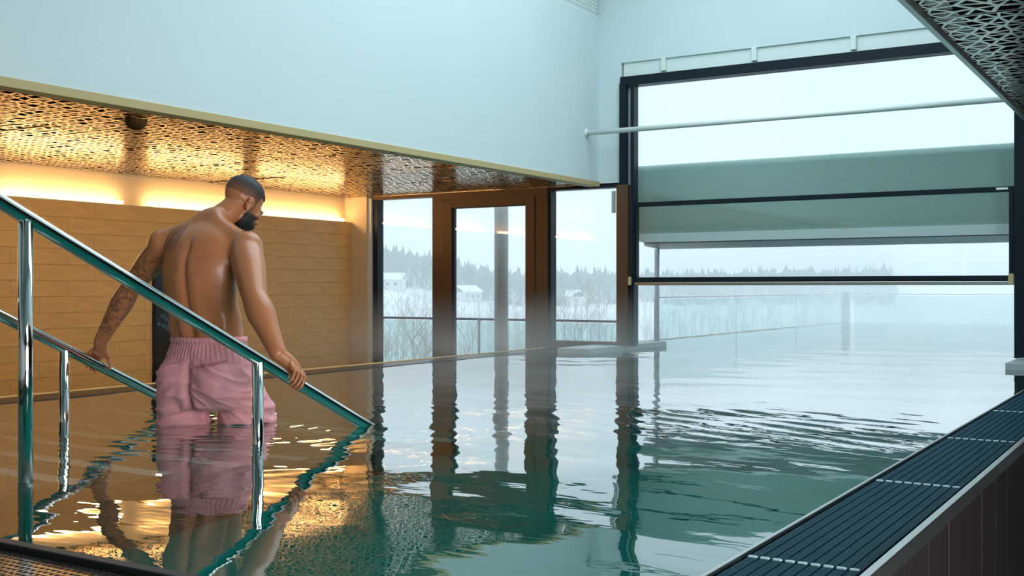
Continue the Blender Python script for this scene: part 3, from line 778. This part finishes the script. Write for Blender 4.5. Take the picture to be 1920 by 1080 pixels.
# ---------------------------------------------------------------- the man walking down the steps between the rails
def skin_mat():
    m = mat('tanned_skin', (.34, .13, .06), .34, bump=(160, .06, .001))
    n = m.node_tree.nodes; l = m.node_tree.links; b = n['Principled BSDF']
    tc = n.new('ShaderNodeTexCoord'); no = n.new('ShaderNodeTexNoise'); no.inputs['Scale'].default_value = 7; no.inputs['Detail'].default_value = 4
    l.new(tc.outputs['Object'], no.inputs['Vector'])
    mx = n.new('ShaderNodeMix'); mx.data_type = 'RGBA'
    mx.inputs['A'].default_value = (.42, .145, .055, 1); mx.inputs['B'].default_value = (.54, .20, .082, 1)
    l.new(no.outputs['Fac'], mx.inputs['Factor'])
    at = n.new('ShaderNodeAttribute'); at.attribute_name = 'ink'
    n2 = n.new('ShaderNodeTexNoise'); n2.inputs['Scale'].default_value = 26; n2.inputs['Detail'].default_value = 3; n2.inputs['Distortion'].default_value = 1.6
    l.new(tc.outputs['Object'], n2.inputs['Vector'])
    rp = n.new('ShaderNodeMapRange'); rp.inputs[1].default_value = .46; rp.inputs[2].default_value = .56; l.new(n2.outputs['Fac'], rp.inputs[0])
    mu = n.new('ShaderNodeMath'); mu.operation = 'MULTIPLY'; l.new(rp.outputs[0], mu.inputs[0]); l.new(at.outputs['Fac'], mu.inputs[1])
    m2 = n.new('ShaderNodeMix'); m2.data_type = 'RGBA'; m2.inputs['B'].default_value = (.085, .045, .032, 1)
    l.new(mu.outputs[0], m2.inputs['Factor']); l.new(mx.outputs['Result'], m2.inputs['A']); l.new(m2.outputs['Result'], b.inputs['Base Color'])
    return m
M['skin'] = skin_mat()
M['ink'] = mat('tattoo_ink', (.10, .065, .055), .5)
def hair_mat(name, col):
    m = mat(name, col, .6, bump=(420, .5, .002)); n = m.node_tree.nodes; l = m.node_tree.links
    at = n.new('ShaderNodeAttribute'); at.attribute_name = 'fade'
    mx = n.new('ShaderNodeMix'); mx.data_type = 'RGBA'; mx.inputs['A'].default_value = (.24, .095, .045, 1); mx.inputs['B'].default_value = (*col, 1)
    l.new(at.outputs['Fac'], mx.inputs['Factor']); l.new(mx.outputs['Result'], n['Principled BSDF'].inputs['Base Color'])
    return m
M['hair'] = hair_mat('black_cropped_hair', (.010, .010, .012))
M['beard'] = hair_mat('dark_beard', (.014, .010, .009))
M['shorts'] = mat('pink_swim_shorts', (.86, .36, .38), .62, bump=(55, .22, .004), var=(9, .05))
M['seam'] = mat('pink_seam', (.58, .20, .22), .7)
M['eye'] = mat('eye_white', (.7, .66, .62), .2)

ROOT = Vector((-4.22, 3.95, -.67))
Rv = Vector((.98, .19, 0)).normalized(); Fv = Vector((-.19, .98, 0)).normalized(); UP = Vector((0, 0, 1))
man = empty('person', ROOT, label='bare backed man in pink swim shorts holding both handrails, looking down into the water', category='person')
def B(r, f, z): return Vector((-4.22, 3.95, 0)) + Rv*r + Fv*f + UP*z

def rings_loft(bm, rings, n=28):
    """rings: (center, axis_a, a, axis_b, b) stacked ellipses with domed ends."""
    def ring(c, ua, a, ub, b):
        return [bm.verts.new(c + ua*(a*math.cos(2*math.pi*k/n)) + ub*(b*math.sin(2*math.pi*k/n))) for k in range(n)]
    R = [ring(*r) for r in rings]
    for p, q in zip(R, R[1:]):
        for k in range(n): bm.faces.new((p[k], p[(k+1) % n], q[(k+1) % n], q[k]))
    bm.faces.new(R[0][::-1]); bm.faces.new(R[-1])

def ell(bm, c, rad, ax=None, n=20):
    """ellipsoid; ax = (x axis, y axis, z axis)"""
    ax = ax or (Rv, Fv, UP)
    g = bmesh.ops.create_uvsphere(bm, u_segments=n, v_segments=n//2, radius=1)['verts']
    for v in g: v.co = c + ax[0]*(v.co.x*rad[0]) + ax[1]*(v.co.y*rad[1]) + ax[2]*(v.co.z*rad[2])

def limb(bm, pts, rad, n=18, sub=5):
    P = smooth_path(pts, sub); rr = []
    q = smooth_path([(r, 0, 0) for r in rad], sub); rr = [max(.004, v.x) for v in q]
    tube(bm, P, rr, n)
    ell(bm, P[0], (rr[0],)*3, n=14); ell(bm, P[-1], (rr[-1],)*3, n=14)

def axes_along(d, hint=Vector((0, 0, 1))):
    z = d.normalized(); x = (hint - z*hint.dot(z))
    if x.length < 1e-3: x = Vector((1, 0, 0)) - z*z.x
    x.normalize(); return (x, z.cross(x), z)

def remeshed(name, bm, m, voxel, smooth_it, parent, lift=ROOT):
    bmesh.ops.recalc_face_normals(bm, faces=bm.faces)
    me = bpy.data.meshes.new('tmp'); bm.to_mesh(me); bm.free()
    o = bpy.data.objects.new('tmp', me); COL.objects.link(o)
    r = o.modifiers.new('r', 'REMESH'); r.mode = 'VOXEL'; r.voxel_size = voxel
    s = o.modifiers.new('s', 'SMOOTH'); s.factor = .5; s.iterations = smooth_it
    dg = bpy.context.evaluated_depsgraph_get(); dg.update()
    res = bpy.data.meshes.new_from_object(o.evaluated_get(dg)); res.name = name
    bpy.data.objects.remove(o); bpy.data.meshes.remove(me)
    res.materials.clear(); res.materials.append(m)
    res.polygons.foreach_set('use_smooth', [True]*len(res.polygons))
    return res
def get_co(me):
    a = np.empty(len(me.vertices)*3); me.vertices.foreach_get('co', a); return a.reshape(-1, 3)
def get_no(me):
    a = np.empty(len(me.vertices)*3); me.vertices.foreach_get('normal', a); return a.reshape(-1, 3)
def set_co(me, a): me.vertices.foreach_set('co', a.reshape(-1)); me.update()
def fattr(me, name, vals):
    at = me.attributes.new(name, 'FLOAT', 'POINT'); at.data.foreach_set('value', np.asarray(vals, dtype=np.float32))

SR, ER, WR = Vector((-3.985, 3.985, .876)), Vector((-3.775, 3.83, .64)), Vector((-3.572, 3.772, .385))
SL, EL, WL = Vector((-4.445, 3.885, .895)), Vector((-4.675, 3.868, .690)), Vector((-4.876, 3.838, .405))

bm = bmesh.new()
# torso
T = [(.16, .03, .155, .125), (.24, .03, .19, .14), (.32, .03, .195, .14), (.43, .022, .187, .130), (.52, .0, .183, .127), (.60, -.03, .188, .128),
     (.70, -.045, .198, .134), (.79, -.045, .207, .140), (.86, -.02, .208, .138), (.92, .000, .192, .130), (.965, .026, .158, .112), (1.0, .056, .108, .092)]
tz = smooth_path([(t[0], t[1], 0) for t in T], 4); ta = smooth_path([(t[2], t[3], 0) for t in T], 4)
rings_loft(bm, [(B(.0, z.y, z.x), Rv, a.x, Fv, a.y) for z, a in zip(tz, ta)], 36)
# neck and head frame
HC = Vector((-4.185, 4.165, 1.118))
yaw = math.radians(13); pitch = math.radians(36)
hF0 = Vector((math.sin(yaw), math.cos(yaw), 0)); hR = Vector((math.cos(yaw), -math.sin(yaw), 0))
hF = hF0*math.cos(pitch) - UP*math.sin(pitch); hU = hR.cross(hF)
HS = 1.10
def H(r, f, u): return HC + (hR*r + hF*f + hU*u)*HS
HA = (hR, hF, hU)
def hell(r, f, u, a, b, c, ax=None): ell(bm, H(r, f, u), (a*HS, b*HS, c*HS), ax or HA, 24)
limb(bm, [B(.0, .035, .93), B(.0, .075, 1.01), H(0, -.030, -.075), H(0, -.020, -.02)], [.085, .070, .064, .062])
hell(0, -.012, .032, .078, .098, .088)            # cranium
hell(0, .030, -.010, .070, .068, .075)            # face
hell(0, .030, -.065, .060, .058, .050)            # jaw
hell(0, .066, -.098, .030, .026, .024)            # chin
hell(0, .090, .012, .048, .018, .012)             # brow
hell(0, .103, -.018, .011, .016, .026); hell(0, .112, -.034, .017, .014, .011)   # nose
hell(0, .094, -.066, .024, .012, .010)            # lips
hell(.045, .068, -.025, .022, .022, .018); hell(-.045, .068, -.025, .022, .022, .018)   # cheekbones
for s in (1, -1):
    ex = (hR*s*.94 - hF*.34).normalized(); ey = hU.cross(ex); 
    ell(bm, H(s*.080, -.004, -.014), (.008*HS, .019*HS, .033*HS), (ex, ey, hU), 20)
    ell(bm, H(s*.084, -.010, -.002), (.010*HS, .017*HS, .017*HS), (ex, ey, hU), 14)
    ell(bm, H(s*.079, .000, -.040), (.008*HS, .010*HS, .012*HS), (ex, ey, hU), 14)
# shoulders, back muscles
for S, s in ((SR, 1), (SL, -1)):
    ell(bm, S + Rv*s*.012 + UP*.0, (.078, .076, .085))
    limb(bm, [B(s*.02, .05, 1.035), B(s*.075, .02, .985), S + UP*.035 - Rv*s*.02], [.055, .052, .050])
    ell(bm, B(s*.145, -.055, .755), (.060, .075, .15))                       # lats
    ell(bm, B(s*.105, -.078, .81), (.092, .045, .10), (Rv, Fv, UP))        # shoulder blade
    ell(bm, B(s*.10, .085, .85), (.10, .06, .08))                            # chest
    ell(bm, B(s*.052, -.105, .62), (.045, .034, .20))                        # spinal erectors
    ell(bm, B(s*.145, -.005, .50), (.045, .09, .12))                         # flanks
# arms
def arm(S, E, W, s, k):
    a = S.lerp(E, .35); b2 = S.lerp(E, .7)
    limb(bm, [S, a, b2, E], [.066*k, .069*k, .060*k, .051*k])
    d = axes_along(E-S, -Fv)
    ell(bm, S.lerp(E, .45) - Fv*.020 + Rv*s*.008, (.045*k, .052*k, .105), d)      # triceps
    c1 = E.lerp(W, .28); c2 = E.lerp(W, .62)
    limb(bm, [E, c1, c2, W], [.050*k, .058*k, .045*k, .034*k])
    ell(bm, E.lerp(W, .22) + Rv*s*.010, (.044*k, .050*k, .085), axes_along(W-E, -Fv))
arm(SR, ER, WR, 1, 1.17); arm(SL, EL, WL, -1, 1.02)
# hands gripping the rails
RA = Vector((0, .897, -.442)); RE2 = Vector((0, .442, .897))
def hand(X, fz, y0, sx, W):
    e1 = Vector((sx, 0, 0)); c0 = Vector((X, y0, fz(y0)))
    def P(ax, deg, rho):
        a = math.radians(deg); return c0 + RA*ax + e1*(rho*math.cos(a)) + RE2*(rho*math.sin(a))
    r = .027
    # metacarpal block: four bars from the wrist to the knuckles plus a palm pad
    for i, (ax, ln, rr) in enumerate(((.037, 1.0, .0090), (.0125, 1.06, .0094), (-.0125, 1.0, .0090), (-.036, .86, .0080))):
        k = P(ax, 66, r+.021); base = W.lerp(P(ax*.55, 112, .085), .75)
        limb(bm, [base, base.lerp(k, .55)+RE2*.006, k], [.015, .014, .0135], 12, 3)
        b = 66 - 50*ln; c = b - 46*ln; d = c - 34*ln
        limb(bm, [k, P(ax, (66+b)/2, r+.021), P(ax, b, r+.0135)], [rr*1.18, rr*1.02, rr*1.08], 12, 3)
        limb(bm, [P(ax, b, r+.0135), P(ax-.001, c, r+.0105)], [rr*1.05, rr*.95], 12, 3)
        limb(bm, [P(ax-.001, c, r+.0105), P(ax-.002, d, r+.0085)], [rr*.95, rr*.80], 12, 3)
    limb(bm, [W, W.lerp(P(0, 98, .065), .6), P(0, 92, .058)], [.033, .034, .026], 16, 4)
    ell(bm, P(-.006, 100, .055), (.040, .030, .020), (RA, e1, RE2))
    # thumb: leaves the side of the palm near the wrist, lies along and over the inner side of the rail
    t0 = W.lerp(P(.030, 108, .060), .55); t1 = P(.048, 122, .058); t2 = P(.066, 146, r+.016); t3 = P(.074, 178, r+.011)
    limb(bm, [t0, t1], [.019, .0145], 12, 3); limb(bm, [t1, t2], [.0145, .0118], 12, 3); limb(bm, [t2, t3], [.0118, .0095], 12, 3)
hand(-3.51, rail_near, 3.800, 1, WR); hand(-4.935, rail_far, 3.845, -1, WL)
# legs and feet (mostly under the water)
for hip, kn, an, tw in ((B(.10, .03, .22), Vector((-4.075, 4.225, -.16)), Vector((-4.07, 4.30, -.585)), .1), (B(-.105, .01, .22), Vector((-4.35, 4.0, -.19)), Vector((-4.36, 3.93, -.585)), -.12)):
    limb(bm, [hip, hip.lerp(kn, .4), kn], [.094, .082, .058]); limb(bm, [kn, kn.lerp(an, .3)-Fv*.01, an], [.057, .060, .036])
    fd = (Fv + Rv*tw).normalized(); h = Vector((an.x, an.y, 0))
    limb(bm, [an - UP*.01, h - fd*.02 + UP*(-.638), h + fd*.07 + UP*(-.636), h + fd*.15 + UP*(-.648)], [.036, .034, .034, .022])
    sd = Vector((fd.y, -fd.x, 0))
    for q in range(5):
        p = h + fd*(.165-.004*abs(q-1)**1.4) + sd*(.028-.014*q)*(1 if tw > 0 else -1) + UP*(-.656)
        limb(bm, [p - fd*.03, p + fd*.015], [.011 if q else .014, .009 if q else .012], 10, 2)
ell(bm, B(.085, -.065, .24), (.10, .085, .11)); ell(bm, B(-.085, -.065, .24), (.10, .085, .11))
def seg_d(p, a, b):
    ab = np.array(b-a); t = np.clip(((p-np.array(a)) @ ab)/(ab @ ab), 0, 1); return np.linalg.norm(p-(np.array(a)+t[:, None]*ab), axis=1), t
def relax(me, w, it):
    c = get_co(me).copy(); e = np.empty(len(me.edges)*2, int); me.edges.foreach_get('vertices', e); e = e.reshape(-1, 2)
    deg = np.bincount(e.ravel(), minlength=len(c)).astype(float); N = len(c)
    for _ in range(it):
        acc = np.stack([np.bincount(e[:, 0], c[e[:, 1], k], N)+np.bincount(e[:, 1], c[e[:, 0], k], N) for k in range(3)], 1)/deg[:, None]
        c += (acc-c)*(w*.6)[:, None]
    set_co(me, c)
body = remeshed('body', bm, M['skin'], .0034, 3, man)
co = get_co(body)
dh = np.linalg.norm(co-np.array(HC), axis=1)
wt = np.clip((dh-.14)/.05, 0, 1)*np.clip((co[:, 2]-.2)/.2, 0, 1)
for Wp in (WR, WL): wt *= np.clip((np.linalg.norm(co-np.array(Wp), axis=1)-.09)/.08, 0, 1)
da = np.minimum(np.minimum(seg_d(co, SR, ER)[0], seg_d(co, ER, WR)[0]), np.minimum(seg_d(co, SL, EL)[0], seg_d(co, EL, WL)[0]))
rel = co - np.array([-4.22, 3.95, 0]); rr = rel @ np.array(Rv)
tors = np.clip((.23-np.abs(rr))/.04, 0, 1)
relax(body, wt*(.22+.78*tors), 170)
co = get_co(body); no = get_no(body)
# spine furrow, shoulder blade edges
rel = co - np.array([-4.22, 3.95, 0]); rr = rel @ np.array(Rv); ff = rel @ np.array(Fv); nb = -(no @ np.array(Fv)); z = co[:, 2]
mask = np.clip(nb, 0, 1)*(z > .40)*(z < .97)*np.clip((z-.40)/.06, 0, 1)*np.clip((.98-z)/.1, 0, 1)*(np.abs(rr) < .2)
dep = .013*np.exp(-(rr/.020)**2) - .004*np.exp(-((np.abs(rr)-.055)/.025)**2)*(z < .75)
for s in (1, -1):
    bl = np.abs((rr*s-.062) - (.93-z)*.10); dep += .0012*np.exp(-(bl/.022)**2)*(z > .78)*(z < .94)
    dep += .0010*np.exp(-(((z-.770)-.5*(rr*s-.09))/.024)**2)*(rr*s > .05)*(rr*s < .17)
co -= no*(dep*mask)[:, None]
set_co(body, co)
# ink on the left arm
d1, t1 = seg_d(co, SL, EL); d2, t2 = seg_d(co, EL, WL)
ink = np.maximum((d1 < .10)*np.clip((t1-.12)/.1, 0, 1)*np.clip((1-t1)/.2+.3, 0, 1), (d2 < .075)*np.clip((1.0-t2)/.08, 0, 1)*(t2 > 0))
ink *= (z > .30)
fattr(body, 'ink', ink*.62)
bvh = BVHTree.FromPolygons([Vector(c) for c in co], [tuple(p.vertices) for p in body.polygons])
hl = (co - np.array(HC))/HS; hr, hf, hu = hl @ np.array(hR), hl @ np.array(hF), hl @ np.array(hU)
polys = np.array([p.vertices[:] for p in body.polygons if len(p.vertices) == 4])
def shell(name, sel, thick, m, fade, label=None):
    keep = polys[np.all(sel[polys], axis=1)]
    used = np.unique(keep); mp = -np.ones(len(co), int); mp[used] = np.arange(len(used))
    n = get_no(body)[used]; base = co[used] - n*.002; top = co[used] + n*thick[used][:, None]
    V = np.vstack([top, base]) - np.array(ROOT); L = len(used); F = [tuple(mp[q]) for q in keep]
    cnt = {}
    for q in keep:
        for k in range(4):
            a, b = mp[q[k]], mp[q[(k+1) % 4]]; cnt[(a, b)] = 1
    F += [(b, a, a+L, b+L) for (a, b) in cnt if (b, a) not in cnt] + [tuple(int(i)+L for i in f[::-1]) for f in list(F)]
    me = bpy.data.meshes.new(name); me.from_pydata(V.tolist(), [], [tuple(int(i) for i in f) for f in F]); me.update(); me.materials.append(m)
    me.polygons.foreach_set('use_smooth', [True]*len(me.polygons))
    fattr(me, 'fade', np.concatenate([fade[used], fade[used]]))
    o = link(bpy.data.objects.new(name, me), man)
    if label: o['label'] = label
    return o
inhead = (np.abs(hr) < .1) & (np.abs(hf) < .135) & (hu > -.15) & (hu < .14)
# hairline height as a function of front/back position, fading down the sides and nape
line = np.where(hf > .035, .055 + (hf-.035)*.2, np.where(hf > .0, .03, -.055))
line = np.where((hf > -.03) & (hf <= .03) & (np.abs(hr) > .06), .012, line)
h_sel = inhead & (hu > np.maximum(line, .004)) & (hf < .088) & ~((np.abs(hr) > .076) & (hu < .02))
fade = np.clip((hu - .008)/.055, 0, 1)**.9
shell('hair', h_sel, .0003 + .0065*fade, M['hair'], fade, 'black cropped hair fading to skin at the sides')
b_sel = inhead & (hu < -.030 - .35*(.055-hf)*(hf < .055)) & (hf > .012) & (hu > -.135) & ~((np.abs(hr) < .03) & (hf > .098) & (hu > -.06))
b_sel |= inhead & (np.abs(hr) > .055) & (hf > .014) & (hf < .035) & (hu > -.05) & (hu < .02)
bf = np.clip((-.022-hu)/.03, 0.25, 1)
shell('beard', b_sel, .001 + .011*np.clip((-.03-hu)/.05, 0, 1), M['beard'], bf, 'full dark beard')
body.transform(Matrix.Translation(-ROOT)); link(bpy.data.objects.new('body', body), man)
for s in (1, -1):
    bm = bmesh.new(); ell(bm, H(s*.030, .083, -.004) - ROOT, (.012,)*3, HA, 14); mk('eye', bm, M['eye'], man, smooth=True)
# four curved stripes of a tattoo on the left shoulder blade
def ribbon(bm, pts, w, bv, dirn, lift=.0009):
    hits = []
    for p in pts:
        h = bv.ray_cast(p - dirn*.6, dirn)
        if h[0] is not None: hits.append((h[0], h[1]))
    prev = None
    for i, (p, nn_) in enumerate(hits):
        t = (hits[min(i+1, len(hits)-1)][0]-hits[max(i-1, 0)][0]).normalized(); s = t.cross(nn_).normalized()
        ww = w*(.4+.6*math.sin(math.pi*(i+.5)/len(hits)))
        cur = [bm.verts.new(p + s*q + nn_*l - ROOT) for q, l in ((-ww, lift*.2), (-ww, lift), (ww, lift), (ww, lift*.2))]
        if prev:
            for k in range(3): bm.faces.new((prev[k], prev[k+1], cur[k+1], cur[k]))
        prev = cur
tb = bmesh.new(); TD = Vector((-.72, .69, 0)).normalized(); TU = Vector((.69, .72, 0)).normalized()
for k in range(5):
    u0, z0 = -.205+.0125*k, .872-.004*k; u1, z1 = -.152+.0165*k, .985+.003*k
    pts = [Vector((-4.22, 3.95, 0)) + TU*(u0+(u1-u0)*t**1.4) + UP*(z0+(z1-z0)*t) for t in [i/16 for i in range(17)]]
    ribbon(tb, pts, .0024, bvh, TD, .0012)
mk('tattoo', tb, M['ink'], man, label='dark tattoo stripes on the left shoulder blade')

# swim shorts
bm = bmesh.new()
hips = [(.075, .02, .15, .13), (.11, .02, .205, .170), (.18, .012, .232, .182), (.27, .012, .232, .176), (.34, .016, .218, .160), (.40, .020, .201, .143), (.438, .022, .195, .137)]
hz = smooth_path([(t[0], t[1], 0) for t in hips], 4); ha = smooth_path([(t[2], t[3], 0) for t in hips], 4)
rings_loft(bm, [(B(0, q.y, q.x), Rv, a.x, Fv, a.y) for q, a in zip(hz, ha)], 36)
ell(bm, B(.104, -.085, .225), (.110, .10, .12)); ell(bm, B(-.104, -.085, .225), (.110, .10, .12))
def leg(pts):
    R = []
    for c, a, b in pts: R.append((c, Rv, a, Fv, b))
    rings_loft(bm, R, 28)
leg([(B(-.108, -.02, .26), .110, .15), (B(-.122, -.015, .14), .122, .150), (B(-.134, .0, .06), .123, .138), (B(-.140, .005, -.045), .124, .134)])
leg([(B(.105, .03, .26), .114, .15), (B(.124, .09, .16), .128, .150), (B(.136, .135, .085), .133, .150), (B(.140, .155, .004), .135, .152)])
sh = remeshed('shorts', bm, M['shorts'], .0055, 4, man)
c_ = get_co(sh); relax(sh, np.clip((c_[:, 2]-.08)/.06, 0, 1)*np.clip((.41-c_[:, 2])/.03, 0, 1)*.9, 45)
co2 = get_co(sh); no2 = get_no(sh); off_ = np.zeros(len(co2))
rel = co2 - np.array([-4.22, 3.95, 0]); r2 = rel @ np.array(Rv); f2 = rel @ np.array(Fv); z2 = co2[:, 2]; ang = np.arctan2(f2, r2)
off_ += .0035*np.sin(ang*46)*np.clip((z2-.30)/.06, 0, 1)*np.clip((.436-z2)/.02, 0, 1)
for i, c in enumerate(co2):
    v = Vector(c); s = 1 if r2[i] > 0 else -1
    u = r2[i]*.55 + z2[i]*.83 if s > 0 else -r2[i]*.35 + z2[i]*.94      # across the folds
    t = r2[i]*.83 - z2[i]*.55 if s > 0 else r2[i]*.94 + z2[i]*.35       # along them
    q = Vector((u*19, t*5, f2[i]*6 + s*3)); q2 = Vector((u*42, t*11, f2[i]*12))
    ridge = max(0, 1-abs(noise.noise(q))*2.6)
    fold = .008*ridge**1.5 + .0035*noise.noise(q2) + .006*noise.noise(Vector((r2[i]*7, f2[i]*7, z2[i]*8)))
    low = min(max((.14-z2[i])/.14, 0), 1)
    off_[i] += fold*min(max((.40-z2[i])/.10, 0), 1) + low*.006*math.sin(z2[i]*95 + 3*noise.noise(Vector((r2[i]*9, f2[i]*9, 1))))
# cleft of the seat
off_ -= .030*np.exp(-((r2-.006)/.022)**2)*(f2 < 0)*np.clip((.36-z2)/.08, 0, 1)*np.clip(z2/.06, 0, 1)
set_co(sh, co2 + no2*off_[:, None])
bv2 = BVHTree.FromPolygons([Vector(c) for c in get_co(sh)], [tuple(p.vertices) for p in sh.polygons])
sh.transform(Matrix.Translation(-ROOT)); sho = link(bpy.data.objects.new('shorts', sh), man, label='pink swim shorts, wet at the hem')
bm = bmesh.new(); n = 180; prev = None; rg = []
for k in range(n):
    a = 2*math.pi*k/n; g = .0022*math.sin(a*52)
    rg.append([bm.verts.new(B(0, .022, zz) + Rv*((.193+e+g)*math.cos(a)) + Fv*((.136+e+g)*math.sin(a)) - ROOT) for zz, e in ((.402, -.004), (.404, .008), (.420, .0105), (.436, .0085), (.440, -.004))])
for k in range(n):
    a, b = rg[k], rg[(k+1) % n]
    for q in range(4): bm.faces.new((a[q], b[q], b[q+1], a[q+1]))
    bm.faces.new((a[4], b[4], b[0], a[0]))
mk('waistband', bm, M['shorts'], sho, smooth=True, label='gathered elastic waistband')
bm = bmesh.new()
ribbon(bm, [B(.045+.135*t, 0, .298+.028*t*t) for t in [i/12 for i in range(13)]], .009, bv2, Fv, .004)
mk('pocket_welt', bm, M['seam'], sho, label='slanted back pocket welt')
bm = bmesh.new()
ribbon(bm, [B(.004, 0, .40-.30*t) for t in [i/16 for i in range(17)]], .0025, bv2, Fv, .002)
mk('seat_seam', bm, M['seam'], sho)
